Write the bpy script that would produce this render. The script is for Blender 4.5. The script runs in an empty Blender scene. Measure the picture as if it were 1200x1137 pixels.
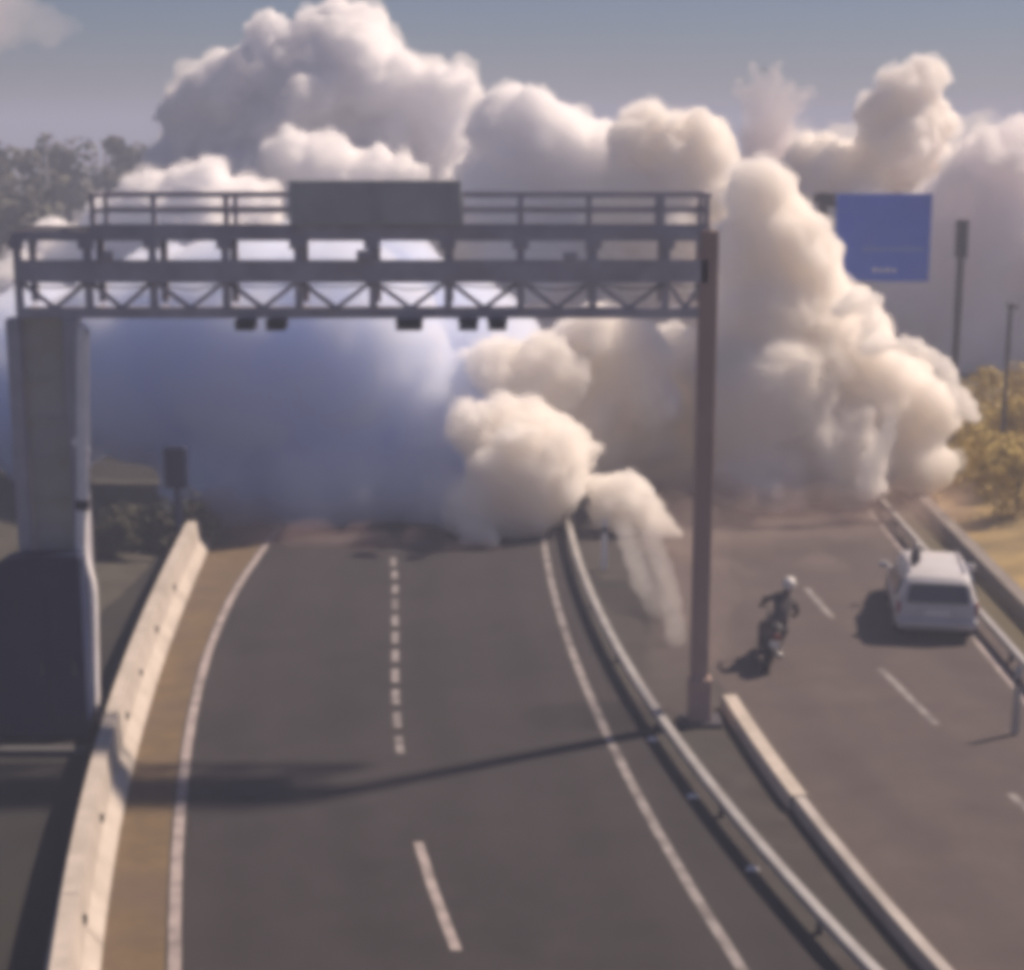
import bpy, bmesh, math, random
from mathutils import Vector, Matrix, noise

random.seed(7)
R = math.radians
scene = bpy.context.scene
col = scene.collection

# ------------------------------------------------------------------ camera
F, CX, CY, CAMH = 2000.0, 600.0, 568.5, 10.7       # focal length in photo pixels, centre, height in metres
PITCH = math.atan((CY - 150.0) / F)
cam_d = bpy.data.cameras.new('camera')
cam = bpy.data.objects.new('camera', cam_d)
col.objects.link(cam)
cam.location = (0, 0, CAMH)
cam.rotation_euler = (R(90) - PITCH, 0, 0)
cam_d.sensor_width = 36.0
cam_d.lens = F / 1200.0 * 36.0
cam_d.clip_start = 0.5
cam_d.clip_end = 6000
scene.camera = cam


def ray(px, py):
    x, y = (px - CX) / F, -(py - CY) / F
    c, s = math.cos(PITCH), math.sin(PITCH)
    return Vector((x, c + y * s, -s + y * c))


def gp(px, py, z=0.0):
    """point of the level z seen at a photo pixel"""
    d = ray(px, py)
    return Vector((0, 0, CAMH)) + d * ((z - CAMH) / d.z)


def at(px, py, Y):
    """point at forward distance Y seen at a photo pixel"""
    d = ray(px, py)
    return Vector((0, 0, CAMH)) + d * (Y / d.y)


# ------------------------------------------------------------------ helpers
def link(name, me, m=None, parent=None):
    o = bpy.data.objects.new(name, me)
    col.objects.link(o)
    if m is not None:
        me.materials.append(m)
    if parent is not None:
        o.parent = parent
    return o


def tag(o, label=None, cat=None, group=None, kind=None):
    for k, v in (('label', label), ('category', cat), ('group', group), ('kind', kind)):
        if v:
            o[k] = v
    return o


def empty(name, loc, rz=0.0):
    o = bpy.data.objects.new(name, None)
    o.empty_display_size = 0.3
    col.objects.link(o)
    o.location = loc
    o.rotation_euler = (0, 0, rz)
    return o


def copy_tree(o, parent=None):
    c = o.copy()
    col.objects.link(c)
    c.parent = parent
    for ch in list(o.children):
        copy_tree(ch, c)
    return c


class MB:
    """collects shapes and links them as one mesh object"""
    def __init__(s):
        s.v, s.f = [], []

    def add(s, vs, fs):
        n = len(s.v)
        s.v += [Vector(p) for p in vs]
        s.f += [tuple(i + n for i in f) for f in fs]
        return s

    def box(s, a, b):
        (x0, y0, z0), (x1, y1, z1) = a, b
        return s.add([(x0, y0, z0), (x1, y0, z0), (x1, y1, z0), (x0, y1, z0), (x0, y0, z1), (x1, y0, z1), (x1, y1, z1), (x0, y1, z1)],
                     [(0, 3, 2, 1), (4, 5, 6, 7), (0, 1, 5, 4), (1, 2, 6, 5), (2, 3, 7, 6), (3, 0, 4, 7)])

    def bar(s, p, q, w, h=None, up=(0, 0, 1)):
        p, q = Vector(p), Vector(q)
        h = h or w
        d = (q - p).normalized()
        u = Vector(up)
        if abs(d.dot(u)) > .98:
            u = Vector((0, 1, 0))
        r = d.cross(u).normalized()
        u = r.cross(d)
        vs = [e + r * (a * w / 2) + u * (b * h / 2) for e in (p, q) for a, b in ((-1, -1), (1, -1), (1, 1), (-1, 1))]
        return s.add(vs, [(3, 2, 1, 0), (4, 5, 6, 7), (0, 1, 5, 4), (1, 2, 6, 5), (2, 3, 7, 6), (3, 0, 4, 7)])

    def tube(s, pts, rad, n=10, cap=True):
        pts = [Vector(p) for p in pts]
        rads = rad if isinstance(rad, (list, tuple)) else [rad] * len(pts)
        base = len(s.v)
        ref = None
        for i, p in enumerate(pts):
            d = (pts[min(i + 1, len(pts) - 1)] - pts[max(i - 1, 0)]).normalized()
            if ref is None:
                ref = d.orthogonal().normalized()
            ref = (ref - d * ref.dot(d)).normalized()
            b = d.cross(ref)
            for k in range(n):
                a = 2 * math.pi * k / n
                s.v.append(p + (ref * math.cos(a) + b * math.sin(a)) * rads[i])
        for i in range(len(pts) - 1):
            for k in range(n):
                k2 = (k + 1) % n
                s.f.append((base + i * n + k, base + i * n + k2, base + (i + 1) * n + k2, base + (i + 1) * n + k))
        if cap:
            s.f.append(tuple(base + k for k in reversed(range(n))))
            e = base + (len(pts) - 1) * n
            s.f.append(tuple(e + k for k in range(n)))
        return s

    def sweep(s, pts, prof, closed=True, zs=None):
        """profile (lateral, height) swept along a ground polyline; lateral is to the right of travel"""
        pts = [Vector(p) for p in pts]
        n = len(prof)
        base = len(s.v)
        for i, p in enumerate(pts):
            d = pts[min(i + 1, len(pts) - 1)] - pts[max(i - 1, 0)]
            d.z = 0
            d.normalize()
            r = Vector((d.y, -d.x, 0))
            for (l, h) in prof:
                s.v.append(p + r * l + Vector((0, 0, h)))
        m = n if closed else n - 1
        for i in range(len(pts) - 1):
            for k in range(m):
                k2 = (k + 1) % n
                s.f.append((base + i * n + k, base + i * n + k2, base + (i + 1) * n + k2, base + (i + 1) * n + k))
        if closed:
            s.f.append(tuple(base + k for k in reversed(range(n))))
            e = base + (len(pts) - 1) * n
            s.f.append(tuple(e + k for k in range(n)))
        return s

    def build(s, name, m, parent=None, smooth=False, bevel=0.0, loc=None):
        me = bpy.data.meshes.new(name)
        off = Vector(loc) if loc is not None else Vector((0, 0, 0))
        me.from_pydata([v - off for v in s.v], [], s.f)
        bm = bmesh.new()
        bm.from_mesh(me)
        bmesh.ops.recalc_face_normals(bm, faces=bm.faces)
        bm.to_mesh(me)
        bm.free()
        if smooth:
            for p in me.polygons:
                p.use_smooth = True
        o = link(name, me, m, parent)
        o.location = off
        if bevel:
            b = o.modifiers.new('bevel', 'BEVEL')
            b.width = bevel
            b.segments = 2
            b.limit_method = 'ANGLE'
        return o


def spline(pts, step=0.5):
    """Catmull-Rom through points, resampled"""
    pts = [Vector(p) for p in pts]
    P = [pts[0] * 2 - pts[1]] + pts + [pts[-1] * 2 - pts[-2]]
    out = []
    for i in range(1, len(P) - 2):
        a, b, c, d = P[i - 1:i + 3]
        n = max(2, int((c - b).length / step))
        for k in range(n):
            t = k / n
            out.append(0.5 * ((2 * b) + (c - a) * t + (2 * a - 5 * b + 4 * c - d) * t * t + (3 * b - a - 3 * c + d) * t ** 3))
    out.append(pts[-1])
    return out


def smooth_path(px, deg=3, step=0.5, y0=None, y1=None):
    """least squares cubic X(Y) through ground points"""
    P = [gp(*p) for p in px]
    ys = [p.y for p in P]
    xs = [p.x for p in P]
    m, sc = sum(ys) / len(ys), (max(ys) - min(ys)) / 2
    n = deg + 1
    A = [[0.0] * (n + 1) for _ in range(n)]
    for y, x in zip(ys, xs):
        t = (y - m) / sc
        for i in range(n):
            for j in range(n):
                A[i][j] += t ** (i + j)
            A[i][n] += x * t ** i
    for i in range(n):
        piv = max(range(i, n), key=lambda r: abs(A[r][i]))
        A[i], A[piv] = A[piv], A[i]
        for r in range(n):
            if r != i:
                k = A[r][i] / A[i][i]
                A[r] = [a - k * b for a, b in zip(A[r], A[i])]
    co = [A[i][n] / A[i][i] for i in range(n)]
    lo, hi = min(ys), max(ys)

    def X(y):
        t = (min(max(y, lo), hi) - m) / sc
        x = sum(c * t ** i for i, c in enumerate(co))
        if y < lo or y > hi:
            dx = sum(i * c * t ** (i - 1) for i, c in enumerate(co) if i) / sc
            x += dx * (y - (lo if y < lo else hi))
        return x
    return X


def path(X, y0, y1, step=0.5, off=0.0, z=0.0):
    n = max(2, int(abs(y1 - y0) / step) + 1)
    return [Vector((X(y0 + (y1 - y0) * i / (n - 1)) + off, y0 + (y1 - y0) * i / (n - 1), z)) for i in range(n)]


# ------------------------------------------------------------------ materials
def mat(name, base=(.5, .5, .5), rough=.6, metal=0.0, var=0.12, scale=3.0, bump=0.0, bscale=40.0, dirt=None, dscale=0.6, damt=0.4, spec=0.4):
    m = bpy.data.materials.new(name)
    m.use_nodes = True
    nt = m.node_tree
    N, L = nt.nodes, nt.links
    b = N['Principled BSDF']
    b.inputs['Roughness'].default_value = rough
    b.inputs['Metallic'].default_value = metal
    b.inputs['Specular IOR Level'].default_value = spec
    tc = N.new('ShaderNodeTexCoord')
    n1 = N.new('ShaderNodeTexNoise')
    n1.inputs['Scale'].default_value = scale
    n1.inputs['Detail'].default_value = 6
    n1.inputs['Roughness'].default_value = .65
    L.new(tc.outputs['Object'], n1.inputs['Vector'])
    r1 = N.new('ShaderNodeValToRGB')
    r1.color_ramp.elements[0].position = .3
    r1.color_ramp.elements[1].position = .7
    r1.color_ramp.elements[0].color = tuple(c * (1 - var) for c in base) + (1,)
    r1.color_ramp.elements[1].color = tuple(min(1, c * (1 + var)) for c in base) + (1,)
    L.new(n1.outputs['Fac'], r1.inputs['Fac'])
    out = r1.outputs['Color']
    if dirt:
        n2 = N.new('ShaderNodeTexNoise')
        n2.inputs['Scale'].default_value = dscale
        n2.inputs['Detail'].default_value = 5
        L.new(tc.outputs['Object'], n2.inputs['Vector'])
        r2 = N.new('ShaderNodeMapRange')
        r2.inputs['From Min'].default_value = .42
        r2.inputs['From Max'].default_value = .68
        r2.inputs['To Max'].default_value = damt
        L.new(n2.outputs['Fac'], r2.inputs['Value'])
        mx = N.new('ShaderNodeMix')
        mx.data_type = 'RGBA'
        L.new(r2.outputs['Result'], mx.inputs['Factor'])
        L.new(out, mx.inputs['A'])
        mx.inputs['B'].default_value = tuple(dirt) + (1,)
        out = mx.outputs['Result']
    L.new(out, b.inputs['Base Color'])
    if bump:
        n3 = N.new('ShaderNodeTexNoise')
        n3.inputs['Scale'].default_value = bscale
        n3.inputs['Detail'].default_value = 4
        L.new(tc.outputs['Object'], n3.inputs['Vector'])
        bp = N.new('ShaderNodeBump')
        bp.inputs['Strength'].default_value = bump
        bp.inputs['Distance'].default_value = .02
        L.new(n3.outputs['Fac'], bp.inputs['Height'])
        L.new(bp.outputs['Normal'], b.inputs['Normal'])
    return m


def smoke_mat(name, color, density, aniso=0.25):
    m = bpy.data.materials.new(name)
    m.use_nodes = True
    nt = m.node_tree
    nt.nodes.remove(nt.nodes['Principled BSDF'])
    v = nt.nodes.new('ShaderNodeVolumePrincipled')
    v.inputs['Color'].default_value = tuple(color) + (1,)
    v.inputs['Density'].default_value = density
    v.inputs['Anisotropy'].default_value = aniso
    nt.links.new(v.outputs['Volume'], nt.nodes['Material Output'].inputs['Volume'])
    return m


M = dict(
    asphalt=mat('asphalt', (0.0238, 0.0210, 0.0227), .85, var=.22, scale=1.2, bump=.4, bscale=60, dirt=(0.0329, 0.0284, 0.0295), dscale=.25, damt=.6),
    asphalt_dusty=mat('asphalt_dusty', (0.0795, 0.0636, 0.0602), .88, var=.18, scale=1.0, bump=.4, bscale=60, dirt=(0.0568, 0.0473, 0.0447), dscale=.2, damt=.6),
    sand=mat('sand', (.14, .10, .055), .95, var=.25, scale=1.5, bump=.5, bscale=25, dirt=(.11, .08, .062), dscale=.5, damt=.7),
    verge=mat('verge', (0.0221, 0.0213, 0.0213), .95, var=.3, scale=1.0, bump=.6, bscale=18, dirt=(0.0306, 0.0281, 0.0221), dscale=.3, damt=.7),
    ground=mat('ground', (.10, .085, .05), .95, var=.3, scale=.2, bump=.3, bscale=4, dirt=(.07, .07, .035), dscale=.05, damt=.8),
    median=mat('median', (.05, .045, .043), .95, var=.3, scale=1.5, bump=.5, bscale=20, dirt=(.05, .05, .045), dscale=.4, damt=.7),
    paint=mat('paint', (.38, .33, .32), .7, var=.2, scale=6, dirt=(.14, .12, .12), dscale=3.0, damt=.75),
    paint_worn=mat('paint_worn', (.27, .25, .25), .75, var=.3, scale=5, dirt=(.08, .07, .07), dscale=2.0, damt=.8),
    concrete=mat('concrete', (.50, .45, .40), .85, var=.12, scale=3, bump=.3, bscale=25, dirt=(.30, .27, .23), dscale=1.2, damt=.6),
    concrete_dark=mat('concrete_dark', (.24, .215, .20), .85, var=.2, scale=2, bump=.3, bscale=25, dirt=(.15, .13, .12), dscale=1.0, damt=.6),
    concrete_dull=mat('concrete_dull', (.42, .39, .37), .85, var=.15, scale=3, bump=.3, bscale=25, dirt=(.22, .20, .19), dscale=1.5, damt=.6),
    hole=mat('hole', (.04, .035, .03), .9),
    galv=mat('galvanised', (.48, .47, .46), .5, .5, var=.15, scale=4, dirt=(.28, .26, .25), dscale=2, damt=.5),
    steel=mat('painted_steel', (.43, .42, .48), .55, .2, var=.12, scale=2.5, dirt=(.30, .28, .31), dscale=1.5, damt=.6),
    steel_dark=mat('dark_steel', (.06, .06, .075), .6, .1, var=.15, scale=3),
    panel=mat('grey_panel', (.46, .45, .44), .7, var=.15, scale=1.5, dirt=(.46, .39, .29), dscale=.7, damt=.6),
    leg_brown=mat('dusty_brown_steel', (.38, .28, .245), .7, var=.15, scale=2, dirt=(.30, .225, .195), dscale=1, damt=.6),
    signback=mat('sign_back', (.46, .48, .49), .65, .1, var=.1, scale=1.5, dirt=(.38, .38, .39), dscale=1.0, damt=.5),
    pipe=mat('white_pipe', (.88, .86, .88), .5, var=.06, scale=5, dirt=(.68, .65, .64), dscale=2, damt=.4),
    navy=mat('navy_metal', (.008, .019, .070), .6, .0, var=.2, scale=1.5, dirt=(.022, .03, .055), dscale=.8, damt=.4),
    blue=mat('blue_sheet', (.045, .125, .60), .5, var=.1, scale=2, dirt=(.07, .14, .45), dscale=1.0, damt=.5),
    white=mat('white_sheet', (.75, .75, .76), .5, var=.05),
    carpaint=mat('white_car_paint', (.55, .55, .58), .35, var=.04, scale=3, dirt=(.42, .40, .39), dscale=2, damt=.35),
    glass=mat('dark_glass', (.05, .055, .07), .15, var=.1, scale=2, spec=.6),
    rubber=mat('rubber', (.02, .02, .02), .9, var=.2),
    trim=mat('black_trim', (.05, .05, .055), .7, var=.1),
    rim=mat('wheel_rim', (.35, .35, .36), .4, .7),
    lamp_red=mat('red_lens', (.28, .03, .03), .3, var=.15),
    bark=mat('bark', (.09, .07, .055), .95, var=.3, scale=6),
)


def leaf_mat(name, c):
    m = mat(name, c, .75, var=.35, scale=.9)
    return m


M['leaf_olive'] = leaf_mat('leaf_olive', (.075, .080, .050))
M['leaf_grey'] = leaf_mat('leaf_grey', (.10, .10, .055))
M['leaf_dry'] = leaf_mat('leaf_dry', (.55, .42, .11))
M['leaf_bank'] = leaf_mat('leaf_bank', (.07, .07, .045))

def wear(m, lane, edge, dark, crack=(.03, .028, .03)):
    """tyre-polished tracks along the lanes, grit, cracks and sealed patches"""
    nt = m.node_tree
    N, L = nt.nodes, nt.links
    b = N['Principled BSDF']
    src = b.inputs['Base Color'].links[0].from_socket
    uv = N.new('ShaderNodeUVMap')
    sep = N.new('ShaderNodeSeparateXYZ')
    L.new(uv.outputs['UV'], sep.inputs[0])
    def math_(op, a, c=None, v=None):
        n = N.new('ShaderNodeMath')
        n.operation = op
        L.new(a, n.inputs[0])
        if c is not None:
            L.new(c, n.inputs[1])
        elif v is not None:
            n.inputs[1].default_value = v
        return n.outputs[0]
    ns = N.new('ShaderNodeTexNoise')
    ns.inputs['Scale'].default_value = .22
    L.new(uv.outputs['UV'], ns.inputs['Vector'])
    sh = math_('MULTIPLY', ns.outputs['Fac'], v=.9)
    x = math_('ADD', sep.outputs['X'], sh)
    x = math_('SUBTRACT', x, v=edge + .45)
    x = math_('MULTIPLY', x, v=4 * math.pi / lane)
    c = math_('COSINE', x)
    c = math_('MULTIPLY_ADD', c, v=.5)
    n3 = N.new('ShaderNodeTexNoise')
    n3.inputs['Scale'].default_value = .5
    n3.inputs['Detail'].default_value = 5
    L.new(uv.outputs['UV'], n3.inputs['Vector'])
    c = math_('MULTIPLY', c, n3.outputs['Fac'])
    mr = N.new('ShaderNodeMapRange')
    mr.inputs['From Min'].default_value = -.3
    mr.inputs['From Max'].default_value = .3
    mr.inputs['To Min'].default_value = 1 - dark
    mr.inputs['To Max'].default_value = 1 + dark * .8
    L.new(c, mr.inputs['Value'])
    gr = N.new('ShaderNodeTexNoise')
    gr.inputs['Scale'].default_value = 26
    gr.inputs['Detail'].default_value = 3
    L.new(uv.outputs['UV'], gr.inputs['Vector'])
    g2 = N.new('ShaderNodeMapRange')
    g2.inputs['From Min'].default_value = .3
    g2.inputs['From Max'].default_value = .7
    g2.inputs['To Min'].default_value = .72
    g2.inputs['To Max'].default_value = 1.28
    L.new(gr.outputs['Fac'], g2.inputs['Value'])
    f = math_('MULTIPLY', mr.outputs['Result'], g2.outputs['Result'])
    mu = N.new('ShaderNodeVectorMath')
    mu.operation = 'SCALE'
    L.new(src, mu.inputs[0])
    L.new(f, mu.inputs['Scale'])
    vo = N.new('ShaderNodeTexVoronoi')
    vo.feature = 'DISTANCE_TO_EDGE'
    vo.inputs['Scale'].default_value = .17
    wp = N.new('ShaderNodeVectorMath')
    wp.operation = 'ADD'
    w2 = N.new('ShaderNodeTexNoise')
    w2.inputs['Scale'].default_value = .8
    w2.inputs['Detail'].default_value = 4
    L.new(uv.outputs['UV'], w2.inputs['Vector'])
    L.new(uv.outputs['UV'], wp.inputs[0])
    L.new(w2.outputs['Color'], wp.inputs[1])
    L.new(wp.outputs[0], vo.inputs['Vector'])
    ck = N.new('ShaderNodeMapRange')
    ck.inputs['From Min'].default_value = .003
    ck.inputs['From Max'].default_value = .009
    ck.inputs['To Min'].default_value = .22
    ck.inputs['To Max'].default_value = 0
    L.new(vo.outputs['Distance'], ck.inputs['Value'])
    mx = N.new('ShaderNodeMix')
    mx.data_type = 'RGBA'
    L.new(ck.outputs['Result'], mx.inputs['Factor'])
    L.new(mu.outputs[0], mx.inputs['A'])
    mx.inputs['B'].default_value = tuple(crack) + (1,)
    L.new(mx.outputs['Result'], b.inputs['Base Color'])


wear(M['asphalt'], 3.6, .12, .16)
wear(M['asphalt_dusty'], 3.8, .3, .14, (.06, .05, .05))

# ------------------------------------------------------------------ road lines (fitted in ground coordinates)
XL = smooth_path([(205, 1137), (207, 1000), (217, 900), (240, 780), (262, 720), (292, 668)])                  # left edge line
XA = smooth_path([(870, 1137), (790, 1010), (735, 910), (690, 810), (655, 720), (640, 650)])                  # right edge line
XB = smooth_path([(1025, 1137, .36), (900, 990, .36), (785, 862, .36), (715, 735, .36), (690, 690, .36), (668, 620, .36)])  # median rail
XC = smooth_path([(1118, 1137, .36), (1010, 1010, .36), (950, 945, .36), (850, 800, .36)], deg=2)                # second median barrier
XK = smooth_path([(119, 1137), (138, 980), (152, 920), (172, 850), (197, 760), (240, 655)])                   # foot of concrete barrier
XD = smooth_path([(1190, 935), (1095, 850), (1062, 817), (980, 725), (942, 690)], deg=2)                      # right carriageway dashes
XR = smooth_path([(1200, 752, .6), (1170, 727, .6), (1145, 706, .6), (1105, 650, .6)], deg=1)                          # right edge rail
YE = 75.0

# ground, one sheet to the horizon
g = MB()
g.add([(-3000, -60, -.02), (3000, -60, -.02), (3000, 4000, -.02), (-3000, 4000, -.02)], [(0, 1, 2, 3)])
tag(g.build('ground', M['ground']), kind='structure')


def strip(name, Xa, Xb, oa, ob, y0, y1, z, m):
    n = int((y1 - y0) / .5)
    b = MB()
    vs, fs = [], []
    for i in range(n + 1):
        y = y0 + (y1 - y0) * i / n
        vs += [(Xa(y) + oa, y, z), (Xb(y) + ob, y, z)]
    for i in range(n):
        fs.append((2 * i, 2 * i + 1, 2 * i + 3, 2 * i + 2))
    b.add(vs, fs)
    o = b.build(name, m)
    uv = o.data.uv_layers.new(name='lane')
    for lp in o.data.loops:
        v = o.data.vertices[lp.vertex_index].co
        uv.data[lp.index].uv = (v.x - Xa(v.y) - oa, v.y)
    return tag(o, kind='structure')


strip('verge', XK, XK, -26, .1, 8, 62, .004, M['verge'])
strip('shoulder', XK, XL, .0, -.02, 8, YE, .008, M['sand'])
strip('road', XL, XB, -.12, -.25, 8, YE, .012, M['asphalt'])
strip('median_strip', XB, XC, -.25, .25, 8, YE, .016, M['median'])
strip('road_right', XC, XR, .1, .4, 8, YE, .020, M['asphalt_dusty'])

# painted lines
def line(name, X, w, y0, y1, z, off=0.0, m='paint'):
    b = MB()
    n = max(2, int((y1 - y0) / .4))
    vs, fs = [], []
    for i in range(n + 1):
        y = y0 + (y1 - y0) * i / n
        j = noise.noise(Vector((y * 1.3, w * 50, 0))) * .012
        vs += [(X(y) + off - w / 2 + j, y, z), (X(y) + off + w / 2 + j, y, z)]
    for i in range(n):
        fs.append((2 * i, 2 * i + 1, 2 * i + 3, 2 * i + 2))
    b.add(vs, fs)
    return tag(b.build(name, M[m]), kind='structure')


line('road_marking', XL, .17, 8, 60, .0165)
line('road_marking', XA, .16, 8, 60, .0165, m='paint_worn')
lane = []
XM = smooth_path([(534, 1115), (512, 1050), (490, 990), (468, 885), (465, 800), (462, 730), (462, 668)])
ya, yb = gp(534, 1115).y, gp(490, 988).y
line('road_marking', XM, .15, ya, yb, .0165)
y = gp(468, 884).y
while y < gp(462, 664).y:
    line('road_marking', XM, .15, y, y + .85, .0165, m='paint_worn')
    y += 1.3
y = ya - 6.6
line('road_marking', XM, .15, y, y + 3, .0165)
for (p, q) in (((1095, 850), (1030, 785)), ((980, 725), (942, 690)), ((1240, 985), (1186, 932))):
    line('road_marking', XD, .15, gp(*p).y, gp(*q).y, .0245, m='paint_worn')
line('road_marking', XR, .14, 20, 60, .0245, off=-.35)

# ------------------------------------------------------------------ concrete barrier on the left
prof = [(0, 0), (-.03, .09), (-.20, .30), (-.27, .82), (-.50, .82), (-.56, .30), (-.70, .09), (-.72, 0)]
bar_y0, bar_y1 = 9.0, 46.5
cb = empty('concrete_barrier', (XK(28), 28, 0))
tag(cb, 'pale cream concrete barrier with dark bolt holes along the sandy left shoulder', 'barrier')
y = bar_y0
segs = MB()
while y < bar_y1:
    y2 = min(y + 5.98, bar_y1)
    segs.sweep(path(XK, y, y2, .5), prof)
    y = y2 + .02
o = segs.build('barrier_body', M['concrete'])
o.parent = cb
o.location = -cb.location
for (px, py) in ((104, 1080), (123, 961), (160, 841), (172, 790), (190, 739), (206, 690)):
    p = gp(px, py, .45)
    y = p.y
    h = MB()
    c = Vector((XK(y) - .212, y, .48))
    h.tube([c + Vector((-.05, 0, 0)), c + Vector((.02, 0, 0))], .07, 12)
    o = h.build('bolt_hole', M['hole'])
    o.parent = cb
    o.location = -cb.location

# ------------------------------------------------------------------ median guard rails
def guard_rail(X, y0, y1, label, side=1, sp=3.0, topw=.0):
    r = empty('guard_rail', (X((y0 + y1) / 2), (y0 + y1) / 2, 0))
    tag(r, label, 'guard rail')
    b = MB()
    t = topw / 2
    b.sweep(path(X, y0, y1, .5), [(-t, .25), (-t * .8, .235), (t * .8, .235), (t, .25), (t, .35), (t * .8, .365), (-t * .8, .365), (-t, .35)])
    o = b.build('rail', M['galv'], None)
    o.parent = r
    o.location = -r.location
    y = y0 + .4
    while y < y1:
        p = MB()
        x = X(y)
        p.box((x - .035, y - .05, -.02), (x + .035, y + .05, .234))
        o = p.build('post', M['steel_dark'])
        o.parent = r
        o.location = -r.location
        y += sp
    return r


guard_rail(XB, 9, 48, 'long pale guard rail on the median beside the dark left carriageway', side=-1, topw=.17, sp=4.0)
b = MB()
yn = gp(952, 950).y - .01
b.sweep(path(XC, 9, yn, .4), [(-.11, 0), (-.10, .20), (-.085, .24), (.085, .24), (.10, .20), (.11, 0)])
o = b.build('concrete_barrier', M['concrete_dull'], loc=(XC(18), 18, 0))
tag(o, 'long narrow dull concrete barrier on the median along the brown right carriageway', 'barrier')
b = MB()
y0, y1 = gp(952, 950).y, gp(848, 800, .5).y
b.sweep(path(XC, y0, y1, .4), [(-.17, 0), (-.15, .22), (-.13, .26), (.13, .26), (.15, .22), (.17, 0)])
o = b.build('concrete_barrier', M['concrete'], loc=(XC(y0), (y0 + y1) / 2, 0))
tag(o, 'short wide concrete barrier block beside the right gantry leg on the median', 'barrier')
guard_rail(XR, 9, 48, 'guard rail along the right edge of the road beside the white van', side=-1, topw=.14)

# reflector studs between edge line and rail
for (px, py) in ((812, 935), (882, 1020), (765, 868)):
    p = gp(px, py)
    s = MB()
    s.add([(-.09, -.06, 0), (.09, -.06, 0), (.09, .06, 0), (-.09, .06, 0), (-.05, -.03, .045), (.05, -.03, .045), (.05, .03, .045), (-.05, .03, .045)],
          [(0, 3, 2, 1), (4, 5, 6, 7), (0, 1, 5, 4), (1, 2, 6, 5), (2, 3, 7, 6), (3, 0, 4, 7)])
    o = s.build('road_stud', M['pipe'])
    o.location = (p.x, p.y, .012)
    tag(o, {812: 'small pale road stud on the dark shoulder, the middle one of three', 882: 'small pale road stud on the dark shoulder, the nearest of three', 765: 'small pale road stud on the dark shoulder, the farthest one near the gantry leg'}[px], 'road stud', 'road studs between edge line and median rail')

# ------------------------------------------------------------------ gantry
YG = gp(820, 848).y
def gx(px, py=400):
    return at(px, py, YG).x
def gz(py):
    return at(600, py, YG).z
gan = empty('sign_gantry', (gx(460), YG, 0))
tag(gan, 'grey steel lattice gantry with railed walkway spanning the left carriageway', 'gantry')


def gpart(mb, name, m, **k):
    o = mb.build(name, m, **k)
    o.parent = gan
    o.location = -gan.location
    return o


zb, zt = gz(366), gz(276)
xl, xr = gx(18, 330), gx(832, 330)
DEP = 1.0
fr = MB()
YF = YG
for yy in (YF, YF + DEP):
    hh = .09 if yy == YF else .05
    fr.box((xl, yy - .08, zb - .10), (xr, yy + .08, zb - .10 + 2 * hh))
    fr.box((xl, yy - .075, zt - .09), (xr, yy + .075, zt + .09))
posts = [22, 104, 180, 265, 350, 437, 525, 610, 695, 780, 826]
xs = [gx(p, 330) for p in posts]
for x in xs:
    for yy in (YF, YF + DEP):
        fr.box((x - .065, yy - .06, zb + .09), (x + .065, yy + .06, zt - .09))
for a, b_ in zip(xs[:-1], xs[1:]):
    m_ = (a + b_) / 2
    for yy in (YF,):
        fr.bar((a + .04, yy, gz(331)), (m_, yy, zb + .07), .075, .075)
        fr.bar((b_ - .04, yy, gz(331)), (m_, yy, zb + .07), .075, .075)
    fr.bar((a, YF, zt), (b_, YF + DEP, zt), .07)
    fr.bar((a, YF, zt), (a, YF + DEP, zt), .08)
    fr.bar((a, YF, zb), (a, YF + DEP, zb), .08)
ct = MB()
ct.box((xl + .05, YF - .13, gz(331)), (xr - .05, YF - .082, gz(304)))
gpart(ct, 'cable_tray', M['steel'])
gs = MB()
for x in xs:
    for z_ in (zt - .15,):
        gs.box((x - .14, YF - .092, z_ - .08), (x + .14, YF - .081, z_ + .08))
        for bx in (-.10, -.03, .03, .10):
            for bz in (-.05, .05):
                gs.box((x + bx - .014, YF - .104, z_ + bz - .014), (x + bx + .014, YF - .0925, z_ + bz + .014))
fr.add(gs.v, gs.f)
gpart(fr, 'truss', M['steel'])
for px_, wb, hb in ((128, .16, .15), (428, .28, .16), (668, .24, .12)):
    jb = MB()
    x = gx(px_, 290)
    z_ = gz(304) + .004
    jb.box((x - wb / 2, YF - .2, z_), (x + wb / 2, YF - .02, z_ + hb))
    gpart(jb, 'junction_box', M['steel_dark'] if px_ % 4 else M['steel'], bevel=.012)
cbm = MB()
rnd = random.Random(4)
for a_, b_ in zip(xs[:-1], xs[1:]):
    for k_ in range(1):
        x0_, x1_ = a_ + rnd.uniform(.02, .2), b_ - rnd.uniform(.0, .2)
        zz_ = gz(332) - .02
        sg_ = rnd.uniform(.02, .09)
        cbm.tube([Vector((x0_ + (x1_ - x0_) * t, YF - .10 - .02 * k_, zz_ - sg_ * math.sin(math.pi * t))) for t in [i / 8 for i in range(9)]], .014, 6)
gpart(cbm, 'cable', M['steel_dark'])
dk = MB()
dk.box((xl, YF + .1, zt + .092), (xr, YF + DEP - .1, zt + .12))
gpart(dk, 'walkway', M['steel_dark'])
rl = MB()
zr1, zr2 = gz(229), gz(247)
x0r = gx(105, 240)
for x in [gx(p, 240) for p in (108, 180, 265, 345, 437, 540, 610, 690, 776, 828)]:
    rl.box((x - .045, YF - .05, zt + .09), (x + .045, YF + .03, zr1))
for zz in (zr1, zr2):
    rl.box((x0r, YF - .04, zz - .035), (gx(832, 240), YF + .02, zz + .035))
rl.box((x0r, YF - .03, zt + .092), (gx(832, 240), YF - .01, zt + .2))
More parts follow.
